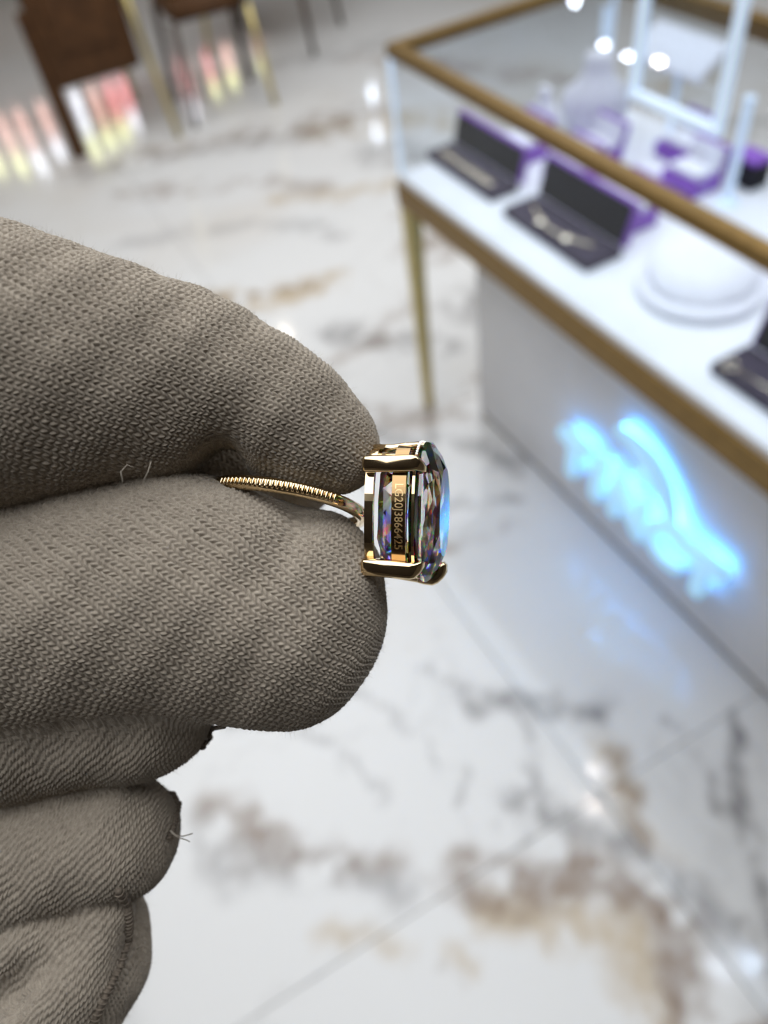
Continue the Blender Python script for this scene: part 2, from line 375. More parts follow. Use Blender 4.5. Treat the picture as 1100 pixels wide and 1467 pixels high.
for k, (x, zt, ma, mb) in enumerate(LAMPS):
    r = empty('added_lamp', (x, 7.82, 0.84)); h = zt - 0.84
    tag(r, 'added unseen pink and pale glowing lamp mirrored in the floor, ' + ORD[k] + ' from the left', 'lamp', 'added lamps on the far console')
    lathe('foot', [(0.04, 0), (0.045, 0.006), (0.02, 0.02)], M_brass, r, 16)
    lathe('body', [(0.018, 0.02), (0.034, 0.08), (0.042, h * 0.35), (0.036, h * 0.6), (0.03, h * 0.66)], ma, r, 14)
    lathe('shade', [(0.03, h * 0.66), (0.048, h * 0.76), (0.05, h * 0.88), (0.036, h * 0.97), (0.012, h)], mb, r, 14)

# ------------------------------------------------------------------ chairs
def leg(parent, a, b, r0, r1, m):
    bm = bmesh.new(); add_tube(bm, [a, ((a[0] + b[0]) / 2, (a[1] + b[1]) / 2, (a[2] + b[2]) / 2), b], [r0, (r0 + r1) / 2, r1], 12)
    return link_mesh('leg', bm, m, parent, True)
# A: upholstered back towards the camera, brass posts on the right
ca = empty('lounge_chair', (0.60, 4.35, 0))
tag(ca, 'brown leather lounge chair with low upholstered back and brass posts, largest in the corner', 'chair')
bm = bmesh.new(); add_box(bm, (-0.215, -0.24, 0.305), (0.205, -0.14, 0.84), 0.03, seg=3); link_mesh('backrest', bm, M_leather, ca, True)
bm = bmesh.new(); add_box(bm, (-0.21, -0.14, 0.33), (0.22, 0.30, 0.47), 0.035, seg=3); link_mesh('seat_cushion', bm, M_leather, ca, True)
bm = bmesh.new(); add_box(bm, (-0.15, -0.256, 0.44), (0.14, -0.225, 0.76), 0.014, seg=3); link_mesh('back_pad', bm, M_leather, ca, True)
box('leg', (-0.25, -0.215, 0.0), (-0.185, -0.15, 0.62), M_leather, ca, 0.008)
leg(ca, (0.245, -0.35, 0.0), (0.205, -0.22, 0.80), 0.014, 0.018, M_brass_leg)
leg(ca, (-0.20, 0.28, 0.0), (-0.18, 0.24, 0.36), 0.014, 0.018, M_brass_leg)
leg(ca, (0.21, 0.28, 0.0), (0.19, 0.24, 0.36), 0.014, 0.018, M_brass_leg)
def dining_chair(loc, feet, mats, label, rz_back):
    r = empty('dining_chair', loc); tag(r, label, 'chair')
    cx = sum(f[0] for f in feet) / 4; cy = sum(f[1] for f in feet) / 4
    tops = [(cx + (f[0] - cx) * 0.86, cy + (f[1] - cy) * 0.86) for f in feet]
    for f, t, m in zip(feet, tops, mats):
        leg(r, (f[0], f[1], 0), (t[0], t[1], 0.45), 0.013, 0.017, m)
    bm = bmesh.new()
    lo = [bm.verts.new((cx + (t[0] - cx) * 1.05, cy + (t[1] - cy) * 1.05, 0.44)) for t in tops]
    hi = [bm.verts.new((cx + (t[0] - cx) * 1.08, cy + (t[1] - cy) * 1.08, 0.52)) for t in tops]
    bm.faces.new(lo[::-1]); bm.faces.new(hi)
    for i in range(4): bm.faces.new((lo[i], lo[(i + 1) % 4], hi[(i + 1) % 4], hi[i]))
    bmesh.ops.bevel(bm, geom=bm.edges[:], offset=0.025, segments=3, affect='EDGES'); link_mesh('seat', bm, M_leather, r, True)
    i, j = rz_back
    a, b = Vector((*tops[i], 0)), Vector((*tops[j], 0)); d = (b - a); nrm = Vector((d.y, -d.x, 0)).normalized()
    if nrm.dot(Vector((cx, cy, 0)) - a) > 0: nrm = -nrm
    bm = bmesh.new(); n = 8
    for s in range(n):
        t0 = s / (n - 1); bow = 0.05 * math.sin(math.pi * t0)
        for off in (0, 0.05):
            for z in (0.52, 0.88):
                bm.verts.new(a + d * t0 + nrm * (bow + off) + Vector((0, 0, z)))
    bm.verts.ensure_lookup_table(); V = bm.verts
    for s in range(n - 1):
        p = 4 * s; q = p + 4
        bm.faces.new((V[p], V[q], V[q + 1], V[p + 1])); bm.faces.new((V[p + 2], V[p + 3], V[q + 3], V[q + 2]))
        bm.faces.new((V[p + 1], V[q + 1], V[q + 3], V[p + 3])); bm.faces.new((V[p], V[p + 2], V[q + 2], V[q]))
    bm.faces.new((V[0], V[1], V[3], V[2])); e = 4 * (n - 1); bm.faces.new((V[e], V[e + 2], V[e + 3], V[e + 1]))
    link_mesh('backrest', bm, M_leather, r, True)
    return r
dining_chair((1.15, 4.2, 0), [(-0.20, -0.16), (0.216, -0.20), (0.243, 0.195), (-0.17, 0.26)], [M_wood, M_brass_leg, M_wood, M_wood],
             'brown chair standing beside the lounge chair, one brass leg and dark wooden legs', (2, 3))
dining_chair((1.74, 4.85, 0), [(0.06, -0.40), (0.39, -0.08), (-0.06, 0.40), (-0.39, 0.08)], [M_wood, M_wood, M_wood, M_brass_leg],
             'brown chair turned at an angle, farthest from the counter, slim dark legs', (1, 2))

# ------------------------------------------------------------------ display counter
CX0, CX1, CY0, CY1 = 0.813, 1.42, -0.75, 1.617
DECK = 0.72
case = empty('display_counter', (CX0, CY1, 0))
tag(case, 'brass framed glass jewellery counter with white deck and white base, at the right', 'display counter')
def cpart(name, lo, hi, m, bevel=0.0, smooth=False):
    off = (CX0, CY1, 0)
    return box(name, tuple(lo[i] - off[i] for i in range(3)), tuple(hi[i] - off[i] for i in range(3)), m, case, bevel, smooth)
rt = 0.026
cpart('deck', (CX0 + 0.002, CY0, 0.700), (CX1, CY1 - 0.002, DECK), M_deck, 0.004)
cpart('lower_rail', (CX0 - 0.006, CY0, 0.645), (CX0 + 0.03, CY1 + 0.006, 0.704), M_brass, 0.003)
cpart('lower_rail', (CX1 - 0.03, CY0, 0.645), (CX1 + 0.006, CY1 + 0.006, 0.704), M_brass, 0.003)
cpart('lower_rail', (CX0 + 0.03, CY1 - 0.03, 0.645), (CX1 - 0.03, CY1 + 0.006, 0.704), M_brass, 0.003)
for x in (CX0, CX1 - rt):
    cpart('top_rail', (x, CY0, 1.0 - rt), (x + rt, CY1, 1.0), M_brass, 0.003)
cpart('top_rail', (CX0 + rt, CY1 - rt, 1.0 - rt), (CX1 - rt, CY1, 1.0), M_brass, 0.003)
for (x, y) in ((CX0, CY1), (CX1, CY1), (CX0, CY0 + 0.04), (CX1, CY0 + 0.04)):
    sx = 1 if x == CX0 else -1
    a = min(x, x + sx * 0.034); b = max(x, x + sx * 0.034)
    bm = bmesh.new()    # tapered square leg
    def ring(z, k): 
        c = ((a + b) / 2 - CX0, y - 0.018 - CY1)
        return [bm.verts.new((c[0] + ux * 0.019 * k, c[1] + uy * 0.019 * k, z)) for ux, uy in ((-1, -1), (1, -1), (1, 1), (-1, 1))]
    rr = [ring(0, 0.55), ring(0.012, 0.6), ring(0.646, 1.0)]
    for A, B in zip(rr[:-1], rr[1:]):
        for q in range(4): bm.faces.new((A[q], A[(q + 1) % 4], B[(q + 1) % 4], B[q]))
    bm.faces.new(rr[0][::-1]); bm.faces.new(rr[-1]); link_mesh('leg', bm, M_brass_leg, case)
for (x, y) in ((CX0, CY1), (CX1, CY1)):
    sx = 1 if x == CX0 else -1
    cpart('glass_post', (min(x, x + sx * 0.010), CY1 - 0.010, DECK), (max(x, x + sx * 0.010), CY1, 1.0 - rt), M_acryl_glow, 0.002)
cpart('glass_pane', (CX0 + 0.004, CY0, DECK), (CX0 + 0.009, CY1 - 0.011, 1.0 - rt), M_pane)
cpart('glass_pane', (CX0 + 0.011, CY1 - 0.009, DECK), (CX1 - 0.011, CY1 - 0.004, 1.0 - rt), M_pane)
cpart('glass_pane', (CX0 + rt, CY0, 0.991), (CX1 - rt, CY1 - rt, 0.997), M_pane)
cpart('base_cabinet', (0.935, CY0 + 0.15, 0.018), (1.36, 1.484, 0.646), M_white, 0.003)
cpart('skirting', (0.941, CY0 + 0.156, 0.0), (1.354, 1.478, 0.019), M_skirt)
cpart('led_strip', (CX1 - 0.014, CY0, 0.970), (CX1 - 0.003, CY1 - 0.03, 0.974), M_led)  # back strip added to brighten the tray and busts
cpart('added_lip', (CX1 - 0.026, CY0, 0.9605), (CX1 - 0.0225, CY1 - 0.027, 0.9735), M_brass)  # lip added to hide the back strip from view
cpart('led_strip', (CX0 + 0.013, CY0, 0.970), (CX0 + 0.025, CY1 - 0.03, 0.974), M_led)

# illuminated sign on the counter base ---------------------------------
sg = empty('illuminated_sign', (0.935, 0.80, 0.175))
tag(sg, 'glowing blue-white raised letter sign with a crescent on the white counter base', 'sign')
def letter(ch, ypos, size, sx):
    cu = bpy.data.curves.new('letter', 'FONT'); cu.body = ch; cu.size = size; cu.extrude = 0.011; cu.bevel_depth = 0.0035; cu.bevel_resolution = 1
    cu.offset = 0.0035
    ob = bpy.data.objects.new('letter', cu); COL.objects.link(ob)
    dg = bpy.context.evaluated_depsgraph_get(); me = bpy.data.meshes.new_from_object(ob.evaluated_get(dg)); bpy.data.objects.remove(ob)
    n = np.zeros(len(me.vertices) * 3, np.float32); me.vertices.foreach_get('co', n); n = n.reshape(-1, 3)
    # text plane: x -> -Y (reading direction), y -> Z, extrude -> -X
    v = np.stack([-(n[:, 2] + 0.0335), -(n[:, 0] * sx) + ypos, n[:, 1]], -1)
    me.vertices.foreach_set('co', v.ravel().astype(np.float32)); me.materials.clear(); me.materials.append(M_neon); me.update()
    o = bpy.data.objects.new('letter', me); COL.objects.link(o); o.parent = sg
    c2 = cu.copy(); c2.offset = -0.004; c2.extrude = 0.002; c2.bevel_depth = 0.0
    ob = bpy.data.objects.new('back_light', c2); COL.objects.link(ob)
    dg = bpy.context.evaluated_depsgraph_get(); mb = bpy.data.meshes.new_from_object(ob.evaluated_get(dg)); bpy.data.objects.remove(ob)
    n = np.zeros(len(mb.vertices) * 3, np.float32); mb.vertices.foreach_get('co', n); n = n.reshape(-1, 3)
    v = np.stack([-(n[:, 2] + 0.0165), -(n[:, 0] * sx) + ypos, n[:, 1]], -1)
    mb.vertices.foreach_set('co', v.ravel().astype(np.float32)); mb.materials.clear(); mb.materials.append(M_halo); mb.update()
    bo_ = bpy.data.objects.new('back_light', mb); COL.objects.link(bo_); bo_.parent = o
    box('stud', (-0.0182, ypos - 0.03, 0.05), (0.0, ypos - 0.026, 0.054), M_acryl_glow, o)
    return o
for ch, y, s, sx in (('T', 0.262, 0.155, 1.02), ('I', 0.146, 0.155, 1.15), ('N', 0.080, 0.155, 1.0), ('C', -0.042, 0.155, 1.0), ('T', -0.155, 0.155, 1.02)):
    letter(ch, y, s, sx)
arc = [(-0.03, 0.065 - 0.17 * math.cos(math.radians(a)), 0.06 + 0.175 * math.sin(math.radians(a))) for a in np.linspace(100, 12, 15)]
tube('crescent_back_light', [(-0.012, b_, c_) for a_, b_, c_ in arc], 0.004, M_halo, sg, 6)
tube('crescent', arc, [0.010 + 0.010 * math.sin(math.pi * k / 14) for k in range(15)], M_neon, sg, 10)
bm = bmesh.new(); add_ball(bm, (-0.028, 0.005, 0.160), 0.018, 12, 8); link_mesh('dot', bm, M_neon, sg, True)

# ------------------------------------------------------------------ goods in the case
def open_box(loc, ln, dp, hl, label, kind, ang=14):
    """long hinged jewellery box, length along Y, opening towards -X, origin at the front middle of its base"""
    r = empty('jewellery_box', loc); tag(r, label, 'jewellery box', 'open necklace boxes in the counter')
    t = 0.006
    bm = bmesh.new()
    add_box(bm, (0, -ln / 2, 0), (dp, ln / 2, 0.008), 0.001)
    add_box(bm, (0, -ln / 2, 0.008), (0.004, ln / 2, 0.018)); add_box(bm, (dp - 0.004, -ln / 2, 0.008), (dp, ln / 2, 0.018))
    add_box(bm, (0.004, -ln / 2, 0.008), (dp - 0.004, -ln / 2 + 0.004, 0.018)); add_box(bm, (0.004, ln / 2 - 0.004, 0.008), (dp - 0.004, ln / 2, 0.018))
    link_mesh('box_base', bm, M_tray, r)
    box('lining', (0.0045, -ln / 2 + 0.0045, 0.0082), (dp - 0.0045, ln / 2 - 0.0045, 0.0165), M_tray, r, 0.002)
    mt = Matrix.Translation((dp - 0.002, 0, 0.018)) @ Matrix.Rotation(math.radians(ang), 4, 'Y')
    bm = bmesh.new(); add_box(bm, (0.004, -ln / 2, 0), (0.018, ln / 2, hl), 0.002, mt); lid = link_mesh('lid', bm, M_purple, r)
    bm = bmesh.new(); add_box(bm, (0.000, -ln / 2 + 0.006, 0.004), (0.0038, ln / 2 - 0.006, hl - 0.005), 0.001, mt); link_mesh('lid_lining', bm, M_lining, lid)
    return r
M_silver = mat('pale_gold_chain', (0.80, 0.70, 0.55), 0.25, 1.0)
open_box((0.905, 1.500, DECK), 0.27, 0.072, 0.072, 'open purple box with dark lining at the far counter corner, straight bracelet inside', 0)
open_box((0.895, 1.165, DECK), 0.275, 0.085, 0.085, 'open purple box with dark lining in the middle, sparkling curved necklace inside', 1)
open_box((0.872, 0.545, DECK), 0.27, 0.080, 0.085, 'open purple box with dark lining at the right edge, closest to the camera', 2)
# bracelet of flat links
br = empty('bracelet', (0.925, 1.5, DECK + 0.0165)); tag(br, 'straight pale gold link bracelet lying in the far open box', 'bracelet')
for k in range(15):
    y = 0.098 - k * 0.014
    box('link', (-0.005, y - 0.006, 0.0), (0.012, y + 0.006, 0.006), M_silver, br, 0.0015)
nk = empty('necklace', (0.915, 1.165, DECK + 0.0165)); tag(nk, 'curved gold necklace with two bright round pendants in the middle open box', 'necklace')
pts = [(0.028 - 0.028 * math.sin(math.pi * (k / 24)), 0.10 - 0.2 * k / 24, 0.003) for k in range(25)]
tube('chain', pts, 0.003, M_silver, nk, 6)
for k in (7, 17):
    p = pts[k]; lathe('pendant', [(0.004, 0.0), (0.011, 0.001), (0.012, 0.004), (0.007, 0.008), (0.003, 0.009)], M_silver, nk, 12, Matrix.Translation((p[0], p[1], 0.0)), smooth=False)
for k in range(1, 24, 2):
    p = pts[k]; bm = bmesh.new(); add_ball(bm, (p[0], p[1], 0.005), 0.0046, 8, 6); link_mesh('bead', bm, M_silver, nk, False)
rg = empty('bracelet', (0.889, 0.545, DECK + 0.0165)); tag(rg, 'fine silver chain with round end link lying in the box nearest the camera', 'bracelet')
tube('chain', [(0.0, 0.10, 0.003), (0.004, 0.03, 0.003), (0.0, -0.04, 0.003), (0.006, -0.11, 0.003)], 0.0025, M_silver, rg, 6)
tube('end_link', [(0.012 * math.cos(a), 0.112 + 0.012 * math.sin(a), 0.003) for a in np.linspace(0, 2 * math.pi, 17)[:-1]], 0.002, M_silver, rg, 6, True)

# small purple ring boxes with white rolled cushions
def ring_box(loc, label, rz=0, wdt=0.10):
    r = empty('ring_box', loc, rz); tag(r, label, 'ring box', 'purple ring boxes with white cushions')
    hw = wdt / 2
    bm = bmesh.new(); add_box(bm, (0, -hw, 0), (0.075, hw, 0.030), 0.003); link_mesh('box_base', bm, M_purple, r)
    bm = bmesh.new(); add_box(bm, (0.010, -hw + 0.008, 0.030), (0.034, hw - 0.008, 0.046), 0.0075, seg=3); link_mesh('cushion', bm, M_velvet_w, r, True)
    bm = bmesh.new(); add_box(bm, (0.036, -hw + 0.008, 0.030), (0.058, hw - 0.008, 0.046), 0.0075, seg=3); link_mesh('cushion', bm, M_velvet_w, r, True)
    mt = Matrix.Translation((0.068, 0, 0.030)) @ Matrix.Rotation(math.radians(12), 4, 'Y')
    bm = bmesh.new(); add_box(bm, (0.0, -hw, 0), (0.012, hw, 0.055), 0.003, mt); lid = link_mesh('lid', bm, M_purple, r)
    bm = bmesh.new(); add_box(bm, (-0.004, -hw + 0.006, 0.004), (0.0, hw - 0.006, 0.050), 0.0015, mt); link_mesh('lid_lining', bm, M_velvet_w, lid)
    return r
for (x, y, lb) in [(1.045, 1.50, 'purple ring box with white cushion right behind the far open box'),
                   (1.050, 1.33, 'purple ring box with white cushion behind the gap between the open boxes'),
                   (1.035, 1.125, 'purple ring box with white cushion right behind the middle open box'),
                   (1.150, 1.37, 'purple ring box with white cushion in front of the white necklace busts'),
                   (1.300, 1.255, 'purple ring box with white cushion at the back, under the glowing frame'),
                   (1.225, 1.150, 'purple ring box with white cushion just left of the acrylic rod foot'),
                   (1.16, 0.78, 'purple ring box with white cushion at the right frame edge behind the round stand')]:
    ring_box((x, y, DECK), lb)
# dark small box
db = empty('ring_box', (1.33, 1.085, DECK)); tag(db, 'small black ring box standing behind the acrylic rod', 'ring box')
bm = bmesh.new(); add_box(bm, (0, -0.035, 0), (0.05, 0.035, 0.05), 0.004); link_mesh('box_base', bm, M_lining, db)
bm = bmesh.new(); add_box(bm, (0.0, -0.035, 0.051), (0.05, 0.035, 0.062), 0.004); link_mesh('lid', bm, M_purple, db)

# round two-tier white stand
st = empty('round_display_stand', (1.02, 0.862, DECK)); tag(st, 'round white two-tier display stand with a tilted top disc on the counter deck', 'display stand')
lathe('base_disc', [(0.105, 0.0), (0.112, 0.003), (0.112, 0.014), (0.106, 0.018)], M_velvet_w, st, 48)
mt = Matrix.Translation((0.006, 0.006, 0.036)) @ Matrix.Rotation(math.radians(-8), 4, 'Y') @ Matrix.Rotation(math.radians(8), 4, 'X')
lathe('top_disc', [(0.088, -0.012), (0.094, -0.008), (0.095, 0.0), (0.090, 0.008), (0.03, 0.013)], M_velvet_w, st, 48, mt)
lathe('spacer', [(0.05, 0.016), (0.05, 0.03)], M_velvet_w, st, 24)

# luminous acrylic frame and rods
fr = empty('luminous_sign_holder', (1.0, 0.972, 0.997)); tag(fr, 'glowing pale blue upright rectangular frame standing on the counter glass', 'sign holder')
fb = 0.007
box('bottom_bar', (-fb, -0.105, 0.0), (fb, 0.105, 0.016), M_acryl_glow, fr, 0.003); box('top_bar', (-fb, -0.105, 0.274), (fb, 0.105, 0.29), M_acryl_glow, fr, 0.003)
box('upright', (-fb, -0.105, 0.0165), (fb, -0.088, 0.2735), M_acryl_glow, fr, 0.003); box('upright', (-fb, 0.088, 0.0165), (fb, 0.105, 0.2735), M_acryl_glow, fr, 0.003)
box('pane', (-0.0015, -0.0875, 0.0165), (0.0015, 0.0875, 0.2735), M_pane, fr)
def rod(loc, h, label):
    r = empty('acrylic_rod', loc); tag(r, label, 'display rod', 'frosted acrylic display rods')
    lathe('base', [(0.024, 0), (0.025, 0.003), (0.012, 0.006)], M_acryl_glow, r, 20)
    lathe('rod', [(0.009, 0.006), (0.009, h - 0.006), (0.005, h)], M_acryl_glow, r, 16)
    lathe('cap', [(0.006, h), (0.012, h + 0.003), (0.010, h + 0.008)], M_acryl_glow, r, 16)
rod((1.37, 1.585, DECK), 0.21, 'frosted acrylic rod standing behind the white necklace busts')
rod((1.268, 1.050, DECK), 0.20, 'frosted acrylic rod standing beside the glowing frame')
# white velvet busts
def bust(loc, s, rz, label):
    r = empty('necklace_bust', loc, rz); tag(r, label, 'display bust', 'white velvet necklace busts')
    prof = [(0.045, 0), (0.055, 0.01), (0.068, 0.05), (0.062, 0.075), (0.036, 0.095), (0.026, 0.115), (0.027, 0.135), (0.02, 0.142)]
    lathe('torso', [(a * s, b * s) for a, b in prof], M_velvet_w, r, 28, None, 0.62, 1.0)
    lathe('foot', [(0.05 * s, -0.0), (0.05 * s, 0.006 * s), (0.04 * s, 0.009 * s)], M_velvet_w, r, 28, Matrix.Translation((0.0, 0, 0)), 0.8, 1.1)
bust((1.285, 1.495, DECK), 1.2, 0.8, 'wide white velvet necklace bust behind the purple ring boxes')
bust((1.185, 1.555, DECK), 0.75, -0.1, 'small white velvet necklace bust at the far counter end')
# raised rounded tray
tr = empty('raised_tray', (1.375, 1.245, DECK)); tag(tr, 'pale lavender rounded tray raised on a clear stem behind the busts', 'display tray')
bm = bmesh.new(); add_box(bm, (-0.045, -0.105, 0.0), (0.045, 0.105, 0.012), 0.0055, Matrix.Translation((-0.03, 0.075, 0.195)) @ Matrix.Rotation(math.radians(-35), 4, 'Y'), 3); link_mesh('tray', bm, M_velvet_w, tr, True)
lathe('stem', [(0.03, 0), (0.03, 0.004), (0.007, 0.008), (0.007, 0.195)], M_acryl_glow, tr, 16, Matrix.Translation((-0.02, 0.075, 0)))

# ------------------------------------------------------------------ gloved hand
# shaped in a local frame in millimetres: x right, y up, z towards the viewer, origin at the eye;
# control points are written as (px, py, depth in mm) and radii in px at that depth
def P(px, py, d): return np.array([(px - 550) / F_PX * d, -(py - 733.5) / F_PX * d, -d])
HAND_ORIGIN = P(300, 860, 98.0)
HM = cam.matrix_world @ Matrix.Diagonal((0.001, 0.001, 0.001, 1.0)) @ Matrix.Translation(HAND_ORIGIN)
def hand_root_matrix(origin):
    m = cam.matrix_world @ Matrix.Translation(Vector(origin) * 0.001)
    return m
def chain(lst): return [(P(a, b, d).astype(np.float32), np.float32(r * d / F_PX)) for (a, b, d, r) in lst]
THUMB = chain([(-620, 780, 104, 300), (-330, 585, 97, 262), (-120, 533, 92, 225), (20, 533, 91, 196), (130, 538, 92, 164), (225, 547, 93, 136), (275, 546, 93.4, 114), (320, 556, 94, 100), (368, 574, 94.5, 90),
               (400, 596, 95, 90), (448, 622, 95.5, 74), (482, 642, 95.5, 53)])
THUMB_PAD = chain([(440, 634, 95, 60), (490, 650, 95, 44)])
INDEX = chain([(-420, 930, 104, 240), (-200, 885, 100, 200), (0, 868, 98, 186), (140, 852, 97, 178), (265, 850, 97, 172), (330, 868, 97, 163), (396, 888, 97, 154)])
INDEX2 = chain([(400, 850, 97, 138), (440, 842, 96, 110)])
LOWER = chain([(-420, 1060, 108, 190), (-150, 1035, 103, 132), (30, 1025, 102, 118), (205, 1012, 101, 101)])
FOLD2 = chain([(-420, 1260, 110, 170), (-150, 1245, 106, 112), (20, 1226, 105, 104), (164, 1196, 103, 90)])
FOLD3 = chain([(-420, 1470, 117, 240), (-150, 1452, 114, 170), (0, 1435, 111, 150), (88, 1362, 106.5, 117)])
FOLD3B = chain([(88, 1362, 106, 117), (20, 1480, 107, 138), (-60, 1640, 110, 170), (-250, 1800, 116, 210)])
GAP_MASS = chain([(-300, 850, 120, 170), (60, 730, 118, 150), (270, 668, 116.5, 128), (405, 664, 116, 84)])   # unseen finger mass, added and shaped to keep light out of the gap
FOLD3C = chain([(150, 1305, 100.5, 40), (118, 1400, 101, 50), (60, 1530, 102, 64)])
INDEX3 = chain([(200, 775, 92.5, 84), (330, 774, 91.5, 72)])      # fleshy pad pushed up against the band
HOLLOW = chain([(316, 668, 70, 27), (318, 670, 90, 25), (335, 668, 104, 24)])   # gap between thumb and finger
GROOVE = chain([(172, 1272, 97, 9), (100, 1340, 94.6, 15), (10, 1430, 96.2, 17), (-90, 1500, 98.0, 17), (-220, 1560, 98, 17)])   # slanting fold line
WRIST = chain([(-420, 1000, 112, 300), (-640, 1150, 118, 330), (-900, 1380, 126, 300), (-1100, 1600, 134, 300)])
def seg_sdf(p, ch, k=0.8):
    best = None
    for (a, ra), (b, rb) in zip(ch[:-1], ch[1:]):
        d = b - a; L = float(d @ d)
        t = np.clip(((p - a) @ d) / L, 0, 1)
        q = p - a; q -= t[:, None] * d
        v = np.sqrt(np.einsum('ij,ij->i', q, q)) - (ra + (rb - ra) * t)
        best = v if best is None else smin(best, v, k)
    return best
def smin(a, b, k):
    h = np.clip(0.5 + 0.5 * (b - a) / k, 0, 1)
    return b + (a - b) * h - k * h * (1 - h)
RING_C = P(410, 724, 98.0); RING_R = 9.6; RT = math.radians(13)
RS = math.radians(9)
RING_E1 = np.array([math.cos(RS), -math.sin(RS), 0.0]); RING_E2 = np.array([0, math.sin(RT), math.cos(RT)]); RING_E2 -= RING_E1 * (RING_E2 @ RING_E1); RING_E2 /= np.linalg.norm(RING_E2)
RING_N = np.cross(RING_E2, RING_E1); RING_N *= np.sign(RING_N[1])
def fold_wave(p):
    # broad soft undulations of the loose cloth
    return (0.22 * np.sin(p[:, 0] * 0.33 + p[:, 1] * 0.21) * np.sin(p[:, 1] * 0.27 - p[:, 2] * 0.2 + 1.0) + 0.10 * np.sin(p[:, 0] * 0.8 - p[:, 1] * 0.65 + 2))
def hand_sdf(p):
    p = p.astype(np.float32)
    th = smin(seg_sdf(p, THUMB, 2.6), seg_sdf(p, THUMB_PAD), 3.0)
    bo = smin(seg_sdf(p, INDEX), seg_sdf(p, INDEX2), 2.5)
    bo = smin(bo, seg_sdf(p, INDEX3), 4.0)
    lo = seg_sdf(p, LOWER)
    bo = smin(bo, lo, 3.2)
    f3 = smin(seg_sdf(p, FOLD3), seg_sdf(p, FOLD3B), 3.0)
    f3 = smin(f3, seg_sdf(p, FOLD3C), 1.2)
    f3 = -smin(-f3, seg_sdf(p, GROOVE), 3.5)
    f23 = smin(seg_sdf(p, FOLD2), f3, 0.9)
    bo = smin(bo, f23, 1.2)
    bo = smin(bo, seg_sdf(p, WRIST), 6.0)
    bo = smin(bo, seg_sdf(p, GAP_MASS), 1.5)
    # creases pressed into the folds
    th = -smin(-th, seg_sdf(p, HOLLOW), 3.0)
    s = smin(th, bo, 0.5) + fold_wave(p)
    # room for the ring shank pinched between thumb and finger
    q = p - RING_C.astype(np.float32)
    ax = q @ RING_N; r1 = q @ RING_E1; r2 = q @ RING_E2
    tor = np.hypot(np.hypot(r1, r2) - RING_R, ax) - 1.05
    return np.maximum(s, -np.maximum(tor, -6.5 - r1))
def surface_nets(lo, hi, h):
    n = [int((hi[i] - lo[i]) / h) + 1 for i in range(3)]
    ax = [lo[i] + h * np.arange(n[i], dtype=np.float32) for i in range(3)]
    val = np.empty(n, np.float32)
    # coarse pass to skip empty blocks
    B = 8
    val[:] = 5.0
    bc = [np.arange(0, n[i], B) for i in range(3)]
    G = np.stack(np.meshgrid(*[lo[i] + h * (bc[i] + B / 2) for i in range(3)], indexing='ij'), -1).reshape(-1, 3).astype(np.float32)
    cv = hand_sdf(G); rad = h * B * 0.9 * 1.35 + 1.0
    BI = np.stack(np.meshgrid(*bc, indexing='ij'), -1).reshape(-1, 3)
    for b, v in zip(BI[cv < -rad], cv[cv < -rad]): val[b[0]:b[0] + B, b[1]:b[1] + B, b[2]:b[2] + B] = -5
    act = BI[np.abs(cv) <= rad]
    off = np.stack(np.meshgrid(*[np.arange(B)] * 3, indexing='ij'), -1).reshape(-1, 3)
    for s in range(0, len(act), 400):
        I = (act[s:s + 400, None, :] + off[None]).reshape(-1, 3)
        I = I[(I[:, 0] < n[0]) & (I[:, 1] < n[1]) & (I[:, 2] < n[2])]
        pts = np.stack([ax[k][I[:, k]] for k in range(3)], -1)
        val[I[:, 0], I[:, 1], I[:, 2]] = hand_sdf(pts)
    ins = val < 0
    m = [k - 1 for k in n]
    cnt = np.zeros(m, np.int8)
    for i in (0, 1):
        for j in (0, 1):
            for k in (0, 1): cnt += ins[i:i + m[0], j:j + m[1], k:k + m[2]]
    cells = np.argwhere((cnt > 0) & (cnt < 8))
    acc = np.zeros((len(cells), 3), np.float32); c = np.zeros(len(cells), np.float32)
    corners = [(i, j, k) for i in (0, 1) for j in (0, 1) for k in (0, 1)]
    cvv = {co: val[cells[:, 0] + co[0], cells[:, 1] + co[1], cells[:, 2] + co[2]] for co in corners}
    for a in corners:
        for axn in range(3):
            if a[axn]: continue
            b = list(a); b[axn] = 1; b = tuple(b)
            va, vb = cvv[a], cvv[b]; x = (va < 0) != (vb < 0)
            t = np.where(x, va / np.where(x, va - vb, 1), 0)
            pa = np.array(a, np.float32)[None].repeat(len(cells), 0); pa[:, axn] += t
            acc += np.where(x[:, None], pa, 0); c += x
    V = (cells + acc / c[:, None]) * h + np.array(lo)
    idx = np.full(m, -1, np.int32); idx[cells[:, 0], cells[:, 1], cells[:, 2]] = np.arange(len(cells))
    quads = []
    for axn in range(3):
        u, w_ = (axn + 1) % 3, (axn + 2) % 3
        sl0 = [slice(None)] * 3; sl1 = [slice(None)] * 3; sl0[axn] = slice(0, -1); sl1[axn] = slice(1, None)
        A = ins[tuple(sl0)]; Bv = ins[tuple(sl1)]
        E = np.argwhere(A != Bv)
        E = E[(E[:, u] > 0) & (E[:, w_] > 0) & (E[:, u] < m[u]) & (E[:, w_] < m[w_])]
        flip = ~A[E[:, 0], E[:, 1], E[:, 2]]
        q = []
        for du, dw in ((-1, -1), (0, -1), (0, 0), (-1, 0)):
            C = E.copy(); C[:, u] += du; C[:, w_] += dw
            q.append(idx[C[:, 0], C[:, 1], C[:, 2]])
        q = np.stack(q, 1); q[flip] = q[flip][:, ::-1]
        quads.append(q)
    Q = np.concatenate(quads); return V.astype(np.float32), Q[(Q >= 0).all(1)]
TET = np.array([(1, -1, -1), (-1, -1, 1), (-1, 1, -1), (1, 1, 1)], np.float32)
